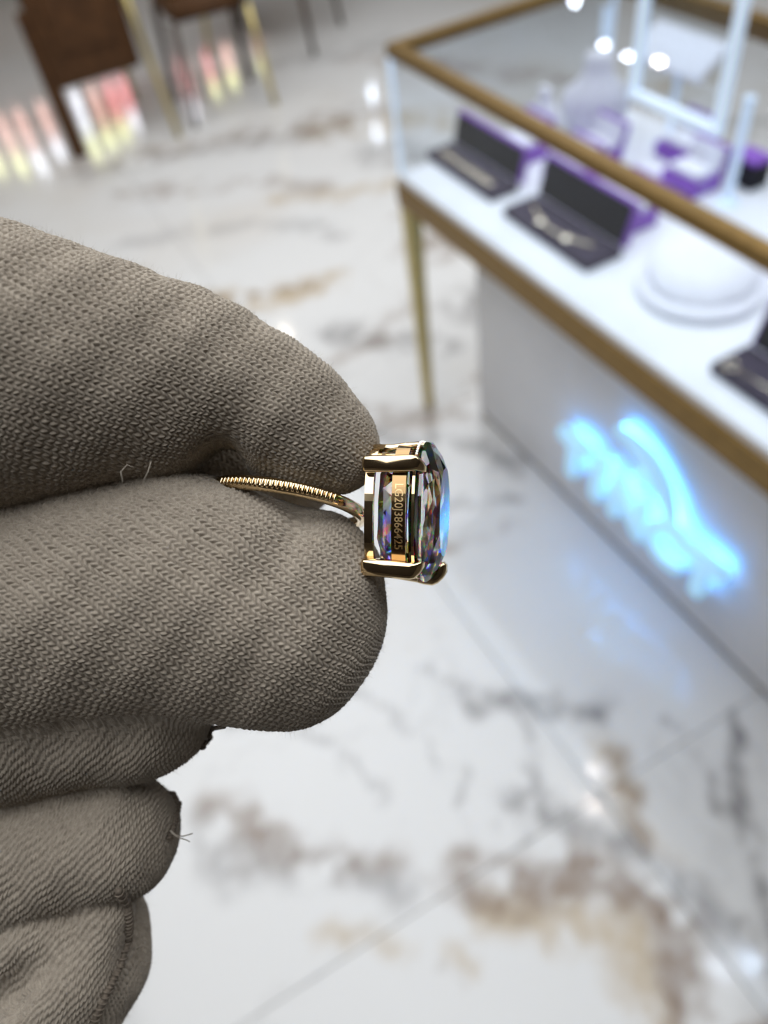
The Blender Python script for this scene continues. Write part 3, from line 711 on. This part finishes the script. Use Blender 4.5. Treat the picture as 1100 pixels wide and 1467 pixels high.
def grad(p, e=0.25):
    p = p.astype(np.float32); g = 0
    for k in TET: g = g + k * hand_sdf(p + k * np.float32(e))[:, None]
    return g / np.maximum(np.linalg.norm(g, axis=1, keepdims=True), 1e-6)
def project(p, it=2):
    for _ in range(it): p = p - hand_sdf(p)[:, None] * grad(p)
    return p
def subdivide(V, Q):
    e = np.sort(np.concatenate([Q[:, [i, (i + 1) % 4]] for i in range(4)]), 1)
    key = e[:, 0].astype(np.int64) * len(V) + e[:, 1]
    uk, inv = np.unique(key, return_inverse=True); ue = np.stack([uk // len(V), uk % len(V)], 1)
    n0 = len(V); em = (V[ue[:, 0]] + V[ue[:, 1]]) / 2; fc = V[Q].mean(1)
    ei = inv.reshape(4, len(Q)).T + n0; fi = np.arange(len(Q)) + n0 + len(ue)
    V2 = np.concatenate([V, em, fc])
    Q2 = np.concatenate([np.stack([Q[:, i], ei[:, i], fi, ei[:, (i - 1) % 4]], 1) for i in range(4)])
    return V2, Q2
HV, HQ = surface_nets((-128, -100, -150), (4, 40, -70), 0.5)
HV = project(HV, 1)
# split off the part facing the viewer inside the picture and refine it for the knit relief
def to_px(v): return np.stack([550 + F_PX * v[:, 0] / -v[:, 2], 733.5 - F_PX * v[:, 1] / -v[:, 2]], 1)
fcn = HV[HQ].mean(1); fpx = to_px(fcn)
fn = np.cross(HV[HQ[:, 2]] - HV[HQ[:, 0]], HV[HQ[:, 3]] - HV[HQ[:, 1]]); fn /= np.linalg.norm(fn, axis=1, keepdims=True) + 1e-9
vd = -fcn / np.linalg.norm(fcn, axis=1, keepdims=True)
sel = (fpx[:, 0] > -150) & (fpx[:, 0] < 600) & (fpx[:, 1] > 290) & (fpx[:, 1] < 1540) & ((fn * vd).sum(1) > -0.45)
Qf = HQ[sel]; Qb = HQ[~sel]
uf, inv = np.unique(Qf, return_inverse=True); Vf = HV[uf]; Qf = inv.reshape(-1, 4)
ub, inv = np.unique(Qb, return_inverse=True); Vb = HV[ub]; Qb = inv.reshape(-1, 4)
for _ in range(2): Vf, Qf = subdivide(Vf, Qf)
Nf = grad(Vf.astype(np.float32), 0.35); Vf = Vf - hand_sdf(Vf)[:, None] * Nf
def knit_uv(v, n, r=11.0):
    """lay the cloth on the surface: planar position stretched where it turns away from the front"""
    front = np.array([0.0, 0.0, 1.0]); ph = np.arccos(np.clip(n @ front, -1, 1))
    sn = np.linalg.norm(n[:, :2], axis=1) + 1e-6
    return v[:, :2] + (r * (ph - np.sin(ph)) / sn)[:, None] * n[:, :2]
def stitch(uv, ang, cw=0.80, rh=0.60, vee=True):
    """relief of plain knit: columns of V stitches, 0..1"""
    c, s = math.cos(ang), math.sin(ang)
    u = (uv[:, 0] * c + uv[:, 1] * s) / cw; v = (-uv[:, 0] * s + uv[:, 1] * c) / rh
    u = u + 0.12 * np.sin(v * 0.9 + u * 0.37) + 0.10 * np.sin(v * 0.31 + 1.3 * u); v = v + 0.15 * np.sin(u * 1.7 + v * 0.23)
    half = (u * 2); hi_ = np.floor(half); f = half - hi_ - 0.5
    sign = np.where(hi_ % 2 == 0, 1.0 if vee else -1.0, -1.0)
    wv = v + sign * f * (0.85 if vee else 0.9) + (0 if vee else 0.6 * hi_)
    body = np.sqrt(np.clip(1 - (2 * f) ** 2, 0, 1)) ** 0.9
    legp = 0.5 + 0.5 * np.cos(2 * np.pi * wv)
    vary = 0.85 + 0.3 * vnoise(np.floor(wv + 0.5) * 3.7 + 11.3, hi_ * 5.1 + 2.2)
    return body * (0.12 + 0.88 * legp ** 0.55) * vary
def region_weights(v):
    px = to_px(v)
    th = smin(seg_sdf(v, THUMB), seg_sdf(v, THUMB_PAD), 3.0)
    bo = np.minimum(seg_sdf(v, INDEX), seg_sdf(v, INDEX2)); lw = np.minimum(seg_sdf(v, LOWER), np.minimum(seg_sdf(v, FOLD2), np.minimum(seg_sdf(v, FOLD3), seg_sdf(v, FOLD3B))))
    wt = 1 / (1 + np.exp(np.clip((th - np.minimum(bo, lw)) * 8, -40, 40)))
    wl = 1 / (1 + np.exp(np.clip((lw - bo) * 1.1, -40, 40))) * (1 - wt)
    return wt, 1 - wt - wl, wl
wt, wi, wl = region_weights(Vf)
uvf = knit_uv(Vf, Nf)
relief = wt * stitch(uvf, math.radians(68), 0.96, 0.66) + wi * stitch(uvf, math.radians(57), 1.06, 0.72) + wl * stitch(uvf, math.radians(8), 1.02, 1.0, False)
pxf = to_px(Vf); fade = np.clip((pxf[:, 0] + 145) / 95, 0, 1) * np.clip((1535 - pxf[:, 1]) / 40, 0, 1)
REL = 0.38
Vf = Vf + Nf * ((relief - 0.6) * REL * fade)[:, None]
Vall = np.concatenate([Vf, Vb]) - HAND_ORIGIN; Qall = np.concatenate([Qf, Qb + len(Vf)])

def knit_mat():
    m = mat('taupe_knit', (0.33, 0.29, 0.235), 0.95, spec=0.12)
    nt = m.node_tree; b = nt.nodes['Principled BSDF']
    b.inputs['Sheen Weight'].default_value = 0.25; b.inputs['Sheen Roughness'].default_value = 0.5; b.inputs['Sheen Tint'].default_value = (0.9, 0.88, 0.85, 1)
    tc = nt.nodes.new('ShaderNodeTexCoord')
    n1 = nt.nodes.new('ShaderNodeTexNoise'); n1.inputs['Scale'].default_value = 9000; n1.inputs['Detail'].default_value = 3
    n2 = nt.nodes.new('ShaderNodeTexNoise'); n2.inputs['Scale'].default_value = 1500; n2.inputs['Detail'].default_value = 3
    for n in (n1, n2): nt.links.new(tc.outputs['Object'], n.inputs['Vector'])
    r = nt.nodes.new('ShaderNodeValToRGB'); r.color_ramp.elements[0].position = 0.25; r.color_ramp.elements[1].position = 0.75
    r.color_ramp.elements[0].color = (0.225, 0.188, 0.148, 1); r.color_ramp.elements[1].color = (0.47, 0.408, 0.332, 1)
    ad = nt.nodes.new('ShaderNodeMath'); ad.operation = 'ADD'; nt.links.new(n1.outputs['Fac'], ad.inputs[0]); nt.links.new(n2.outputs['Fac'], ad.inputs[1])
    ha = nt.nodes.new('ShaderNodeMath'); ha.operation = 'MULTIPLY'; ha.inputs[1].default_value = 0.5; nt.links.new(ad.outputs[0], ha.inputs[0])
    nt.links.new(ha.outputs[0], r.inputs['Fac']); nt.links.new(r.outputs['Color'], b.inputs['Base Color'])
    bp = nt.nodes.new('ShaderNodeBump'); bp.inputs['Strength'].default_value = 0.6; bp.inputs['Distance'].default_value = 0.00006
    nt.links.new(n1.outputs['Fac'], bp.inputs['Height']); nt.links.new(bp.outputs['Normal'], b.inputs['Normal'])
    return m
M_knit = knit_mat()
glove = np_mesh('knitted_glove', Vall * 0.001, Qall, M_knit)
glove.matrix_world = hand_root_matrix(HAND_ORIGIN)
tag(glove, 'taupe knitted cotton glove on a hand pinching the gold ring between thumb and finger', 'glove')

def on_surface(px, py, d0=75.0, lift=0.0):
    """first point of the cloth met along a line of sight"""
    p = P(px, py, 1.0); t = d0
    for _ in range(80):
        s = float(hand_sdf((p * t)[None])[0])
        if s < 0.01: break
        t += max(s * 0.7, 0.01)
        if t > 140: return None
    q = (p * t)[None].astype(np.float32); return q[0] + grad(q)[0] * lift
# lint: short fibres standing off the cloth
def fibres(count, lmin, lmax, rad, sel_idx):
    base = Vf[sel_idx]; nn = Nf[sel_idx]; k = len(sel_idx)
    rnd = RNG.normal(size=(k, 3)); d = nn * RNG.uniform(0.3, 1.0, (k, 1)) + rnd * 0.55; d /= np.linalg.norm(d, axis=1, keepdims=True)
    L = RNG.uniform(lmin, lmax, (k, 1)) * RNG.random((k, 1)) ** 0.7 + 0.1
    curl = RNG.normal(size=(k, 3)) * 0.45
    p0 = base; p1 = base + d * L * 0.5 + curl * L * 0.08; p2 = base + d * L + curl * L * 0.45
    s = np.cross(d, RNG.normal(size=(k, 3))); s /= np.linalg.norm(s, axis=1, keepdims=True) + 1e-9
    s2 = np.cross(d, s); V = []
    for p, r in ((p0, rad), (p1, rad * 0.8), (p2, rad * 0.3)):
        for q in range(3):
            a = 2 * math.pi * q / 3; V.append(p + (s * math.cos(a) + s2 * math.sin(a)) * r)
    V = np.stack(V, 1).reshape(-1, 3); b = np.arange(k)[:, None] * 9
    F = np.concatenate([b + np.array([[i + q, i + (q + 1) % 3, i + 3 + (q + 1) % 3, i + 3 + q]]) for i in (0, 3) for q in range(3)])
    return V, F
rim = np.abs((Nf * (-Vf / np.linalg.norm(Vf, axis=1, keepdims=True))).sum(1))
cand = np.nonzero((rim < 0.35) & (pxf[:, 0] > -20))[0]; cand2 = np.nonzero((rim >= 0.35) & (pxf[:, 0] > -20))[0]
V1, F1 = fibres(0, 0.3, 1.2, 0.009, RNG.choice(cand, 12000)); V2, F2 = fibres(0, 0.15, 0.55, 0.007, RNG.choice(cand2, 9000))
M_lint = mat('lint_fibre', (0.50, 0.46, 0.40), 0.9, spec=0.1)
noisy(M_lint, 3000, 0.15)
lint = np_mesh('lint_fibres', (np.concatenate([V1, V2]) - HAND_ORIGIN) * 0.001, np.concatenate([F1, F2 + len(V1)]), M_lint, glove)
lint['kind'] = 'stuff'; lint['label'] = 'fine pale lint fibres standing off the cloth'
# seam along the outer edge of the folds
M_seam = noisy(mat('seam_yarn', (0.17, 0.14, 0.11), 0.95, spec=0.1), 2500, 0.3)
def seam(name, pxs, rad, m):
    pts = []
    for (a, b) in zip(pxs[:-1], pxs[1:]):
        for t in np.linspace(0, 1, 7)[:-1]:
            
            for sh in range(0, 40, 3):
                q = on_surface(a[0] + (b[0] - a[0]) * t - sh, a[1] + (b[1] - a[1]) * t, 75, 0.12)
                if q is not None: break
            if q is not None and (not pts or np.linalg.norm(q - pts[-1]) < 9): pts.append(q)
    if len(pts) < 4: return None
    bm = bmesh.new()
    rr = [rad * (0.8 + 0.45 * abs(math.sin(i * 1.5))) for i in range(len(pts))]
    add_tube(bm, [Vector((p - HAND_ORIGIN) * 0.001) for p in pts], [r * 0.001 for r in rr], 8)
    # overlock loops round the seam
    for i in range(1, len(pts) - 1):
        c = Vector((pts[i] - HAND_ORIGIN) * 0.001); t = (Vector((pts[i + 1] - pts[i - 1]))).normalized(); a = t.orthogonal().normalized(); b = t.cross(a)
        add_tube(bm, [c + (a * math.cos(q) + b * math.sin(q)) * 0.001 * rr[i] * 1.12 + t * 0.0001 * q for q in np.linspace(0, 2 * math.pi, 9)], 0.00013, 5)
    return link_mesh(name, bm, m, glove, True)
seam('seam', [(251, 1136), (254, 1155), (248, 1180), (240, 1205)], 0.3, M_seam)
seam('seam', [(168, 1272), (180, 1290), (184, 1318), (182, 1345), (172, 1380), (155, 1415), (134, 1462), (122, 1490)], 0.42, M_seam)
seam('seam', [(322, 1040), (312, 1058), (304, 1076)], 0.28, M_seam)
M_thread = noisy(mat('loose_yarn', (0.34, 0.30, 0.25), 0.95, spec=0.1), 2500, 0.2)
def thread(pxs, d, rad):
    pts = [P(a, b, d + k * 0.15) - HAND_ORIGIN for k, (a, b) in enumerate(pxs)]
    bm = bmesh.new(); add_tube(bm, [Vector(p * 0.001) for p in pts], [rad * 0.001 * (1 - 0.6 * k / len(pts)) for k in range(len(pts))], 6); link_mesh('loose_thread', bm, M_thread, glove, True)
thread([(244, 1190), (252, 1197), (262, 1198), (276, 1194)], 99.5, 0.12)
thread([(246, 1193), (256, 1200), (266, 1203), (272, 1206)], 99.5, 0.09)
thread([(196, 1360), (204, 1354), (212, 1357), (217, 1365)], 102, 0.08)
thread([(388, 556), (385, 545), (391, 538)], 87.2, 0.07)
thread([(176, 690), (173, 676), (182, 666), (192, 670)], 80.5, 0.08)
thread([(206, 688), (212, 676), (216, 662)], 81.0, 0.07)

# sleeve of the arm the hand belongs to
M_sleeve = noisy(mat('black_sleeve_cloth', (0.025, 0.025, 0.03), 0.9, spec=0.2), 300, 0.2)
a0 = P(-760, 1265, 121); ad = P(-1100, 1600, 134) - P(-640, 1150, 118); ad /= np.linalg.norm(ad)
sl = []; rs = []
for k in range(13):
    sl.append(Vector((a0 + ad * k * 22 - HAND_ORIGIN) * 0.001)); rs.append(0.001 * (38 + k * 1.1 + 1.2 * math.sin(k * 2.1)))
bm = bmesh.new(); add_tube(bm, [sl[0], sl[0]] [:1] + sl[1:], rs, 32); slv = link_mesh('sleeve', bm, M_sleeve, glove, True); slv['label'] = 'black sleeve over the wrist'

# ------------------------------------------------------------------ ring
RING_O = RING_C + np.array([0, 0, 0.0])
ring = empty('diamond_ring', (0, 0, 0)); ring.matrix_world = hand_root_matrix(RING_O)
tag(ring, 'yellow gold ring with a large clear faceted diamond held between gloved thumb and finger', 'ring')
def rp(v): return Vector((np.asarray(v, float) - RING_O) * 0.001)
# shank: half-round band
def shank():
    bm = bmesh.new(); n = 96; rings = []
    prof = [(-0.85, -0.55), (-0.9, 0.0), (-0.75, 0.5), (-0.35, 0.72), (0.35, 0.72), (0.75, 0.5), (0.9, 0.0), (0.85, -0.55), (0.4, -0.7), (-0.4, -0.7)]  # axial, radial
    for i in range(n):
        a = 2 * math.pi * i / n; c, s = math.cos(a), math.sin(a)
        rad = RING_E1 * c + RING_E2 * s; k = 1.0 - 0.12 * max(0, c)
        rings.append([bm.verts.new(rp(RING_C + rad * (RING_R + q * 0.9) + RING_N * p * k * 0.95)) for p, q in prof])
    m = len(prof)
    for i in range(n):
        A, B = rings[i], rings[(i + 1) % n]
        for j in range(m): bm.faces.new((A[j], A[(j + 1) % m], B[(j + 1) % m], B[j]))
    return link_mesh('shank', bm, M_gold, ring, True)
shank()
# milgrain beads along the upper front edge of the band
bm = bmesh.new()
for i in range(26):
    a = math.radians(52 + i * 3.2); rad = RING_E1 * math.cos(a) + RING_E2 * math.sin(a)
    add_tube(bm, [rp(RING_C + rad * (RING_R + 0.66) + RING_N * t) for t in (-0.55, -0.3, 0.0, 0.3, 0.55)], [0.00012, 0.00021, 0.00024, 0.00021, 0.00012], 8)
link_mesh('bead_row', bm, M_gold, ring, True)

# head frame: A = direction the stone faces, Vv = up, W = towards the viewer
al = math.radians(13.5); ro = math.radians(3.0)
HA = np.array([math.cos(al), -0.03, math.sin(al)]); HA /= np.linalg.norm(HA)
HW = np.array([-math.sin(al), -math.sin(ro), math.cos(al)]); HW -= HA * (HW @ HA); HW /= np.linalg.norm(HW)
HVv = np.cross(HW, HA)
HC = P(537, 731, 95.0)
def hp(a, v, w_): return HC + HA * a + HVv * v + HW * w_
SV, SW = 8.35, 5.6      # half height, half depth of the stone outline
def outline(t, sv=SV, sw=SW, n=2.35):
    c, s = math.cos(t), math.sin(t)
    return sv * math.copysign(abs(s) ** (2 / n), s), sw * math.copysign(abs(c) ** (2 / n), c)
# stone -----------------------------------------------------------------
M_dia = bpy.data.materials.new('diamond'); M_dia.use_nodes = True
nt = M_dia.node_tree; b = nt.nodes['Principled BSDF']; nt.nodes.remove(b)
add = None
for ior, c in ((2.18, (0.99, 0, 0, 1)), (2.20, (0, 0.99, 0, 1)), (2.23, (0, 0, 0.995, 1))):      # one lobe per primary: the fire of the stone
    g = nt.nodes.new('ShaderNodeBsdfGlass'); g.inputs['IOR'].default_value = ior; g.inputs['Roughness'].default_value = 0.0; g.inputs['Color'].default_value = c
    if add is None: add = g
    else:
        a2 = nt.nodes.new('ShaderNodeAddShader'); nt.links.new(add.outputs[0], a2.inputs[0]); nt.links.new(g.outputs[0], a2.inputs[1]); add = a2
nt.links.new(add.outputs[0], nt.nodes['Material Output'].inputs[0])
GIR, TAB, CUL = 6.5, 8.5, 0.3
def stone():
    bm = bmesh.new(); n = 16; R = random.Random(3)
    lv = [(TAB, 0.63, 0.0), (TAB - 0.62, 0.80, 0.5), (GIR + 0.75, 0.925, 0.0), (GIR + 0.2, 1.0, 0.5), (GIR - 0.2, 1.0, 0.5), (GIR - 1.4, 0.86, 0.0), (GIR - 3.1, 0.80, 0.5), (GIR - 4.4, 0.76, 0.0), (GIR - 5.4, 0.62, 0.5)]
    L = []
    for k, (a, sc, ph) in enumerate(lv):
        ringv = []
        for i in range(n):
            t = 2 * math.pi * (i + ph) / n; v, w_ = outline(t, SV * sc, SW * sc)
            ja = 0 if k in (0, 3, 4) else R.uniform(-0.16, 0.16)
            ringv.append(bm.verts.new(rp(hp(a + ja, v, w_))))
        L.append(ringv)
    bm.faces.new(L[0])
    for k in range(len(L) - 1):
        A, B = L[k], L[k + 1]; pa, pb = lv[k][2], lv[k + 1][2]
        for i in range(n):
            j = (i + 1) % n
            if pa == pb: bm.faces.new((A[i], B[i], B[j], A[j]))
            elif pa == 0: bm.faces.new((A[i], B[i], A[j])); bm.faces.new((A[j], B[i], B[j]))
            else: bm.faces.new((A[i], B[i], B[j])); bm.faces.new((A[i], B[j], A[j]))
    c = bm.verts.new(rp(hp(CUL, 0, 0)))
    for i in range(n): bm.faces.new((L[-1][i], L[-1][(i + 1) % n], c))
    return link_mesh('diamond', bm, M_dia, ring, False)
stone()
# basket rails ------------------------------------------------------------
def rail(name, a0, a1, sc, th, m, n=72):
    bm = bmesh.new(); rings = []
    for i in range(n):
        t = 2 * math.pi * i / n; v, w_ = outline(t, SV * sc, SW * sc, 2.8); v2, w2 = outline(t, SV * sc - th, SW * sc - th, 2.8)
        rings.append([bm.verts.new(rp(hp(a, q[0], q[1]))) for a, q in ((a0, (v, w_)), (a1, (v, w_)), (a1, (v2, w2)), (a0, (v2, w2)))])
    for i in range(n):
        A, B = rings[i], rings[(i + 1) % n]
        for j in range(4): bm.faces.new((A[j], A[(j + 1) % 4], B[(j + 1) % 4], B[j]))
    es = [e for e in bm.edges if False]
    return link_mesh(name, bm, m, ring, False)
rail('base_rail', 0.0, 1.0, 0.90, 0.75, M_gold)
gal = rail('gallery_rail', 3.25, 4.85, 0.955, 0.6, M_gold_dark)
rail('under_bezel', 5.55, 5.85, 0.95, 0.4, M_gold)
# prongs
def prong(sec):
    """bar of rounded square section; sec = (a, v, w, half size)"""
    bm = bmesh.new(); rings = []; n = 20
    for (a, v, w_, h) in sec:
        r_ = []
        for i in range(n):
            t = 2 * math.pi * (i + 0.5) / n; c, s_ = math.cos(t), math.sin(t)
            r_.append(bm.verts.new(rp(hp(a, v + h * math.copysign(abs(s_) ** 0.45, s_), w_ + h * math.copysign(abs(c) ** 0.45, c)))))
        rings.append(r_)
    for A, B in zip(rings[:-1], rings[1:]):
        for j_ in range(n): bm.faces.new((A[j_], A[(j_ + 1) % n], B[(j_ + 1) % n], B[j_]))
    bm.faces.new(rings[0][::-1]); bm.faces.new(rings[-1])
    return link_mesh('prong', bm, M_gold, ring, True)
def prong_at(v, w_, r=1.0, tip=6.7):
    sv, sw = math.copysign(1, v), math.copysign(1, w_)
    prong([(-0.12, v, w_, 0.72 * r), (0.0, v, w_, 0.88 * r), (0.25, v, w_, 0.98 * r), (3.0, v * 1.01, w_ * 1.01, 0.98 * r), (5.6, v * 1.03, w_ * 1.03, 0.95 * r), (6.1, v * 1.03, w_ * 1.03, 0.85 * r),
           (tip, v * 1.0 - sv * 0.2, w_ * 1.0 - sw * 0.2, 0.62 * r), (tip + 0.35, v - sv * 0.5, w_ - sw * 0.45, 0.3 * r)])
prong_at(5.55, 5.05); prong_at(-6.2, 4.95, 1.05)
prong_at(5.9, -4.6)
prong([(-0.1, -6.6, -2.6, 0.7), (0.2, -6.8, -2.6, 0.95), (3.0, -7.4, -2.5, 0.95), (5.8, -8.0, -2.4, 1.0), (6.9, -7.9, -2.3, 1.15), (7.6, -7.5, -2.2, 1.2), (8.2, -7.1, -2.1, 1.0), (8.6, -6.9, -2.0, 0.5)])
# struts bridging the rails on the upper and lower sides
for (v, w_) in ((7.35, 1.6), (7.35, -1.8), (-7.45, 0.8)):
    bm = bmesh.new(); add_tube(bm, [rp(hp(0.2, v, w_)), rp(hp(2.5, v * 1.01, w_)), rp(hp(5.6, v * 1.06, w_))], [0.00055, 0.0005, 0.0005], 10); link_mesh('strut', bm, M_gold, ring, True)
# hidden halo of bright beads under the girdle
M_melee = mat('melee_bead', (0.95, 0.93, 0.9), 0.04, 1.0)
bm = bmesh.new()
for i in range(20):
    t = math.radians(50 + i * 4.2); v, w_ = outline(t, SV * 0.985, SW * 0.985, 2.7); c = rp(hp(5.75, v, w_)); r = bmesh.ops.create_icosphere(bm, subdivisions=1, radius=0.00019)
    for q in r['verts']: q.co += c
hb = link_mesh('hidden_halo', bm, M_melee, ring, False)
# engraved number on the gallery rail, reading downwards
M_engr = mat('engraving', (0.95, 0.70, 0.36), 0.3, 1.0, emit=None)
def engraving(txt):
    cu = bpy.data.curves.new('engraving', 'FONT'); cu.body = txt; cu.size = 1.3; cu.extrude = 0.03; cu.align_x = 'CENTER'; cu.align_y = 'CENTER'; cu.offset = 0.006
    ob = bpy.data.objects.new('engraving', cu); COL.objects.link(ob)
    dg = bpy.context.evaluated_depsgraph_get(); me = bpy.data.meshes.new_from_object(ob.evaluated_get(dg)); bpy.data.objects.remove(ob)
    n = np.zeros(len(me.vertices) * 3, np.float32); me.vertices.foreach_get('co', n); n = n.reshape(-1, 3)
    # text x -> down, text y -> towards the stone face, z -> towards the viewer; follow the gentle curve of the rail
    out = []
    for x, y, z in n:
        v = -x * 0.98 - 0.35; sw = SW * 0.955; sv = SV * 0.955
        w_ = sw * (1 - min(0.999, abs(v / sv)) ** 2.8) ** (1 / 2.8)
        out.append(rp(hp(4.05 + y * 1.05, v, w_ + 0.02 + z)))
    me.vertices.foreach_set('co', np.array(out, np.float32).ravel()); me.materials.clear(); me.materials.append(M_engr); me.update()
    o = bpy.data.objects.new('engraving', me); COL.objects.link(o); o.parent = gal
engraving('LG20J3866425')
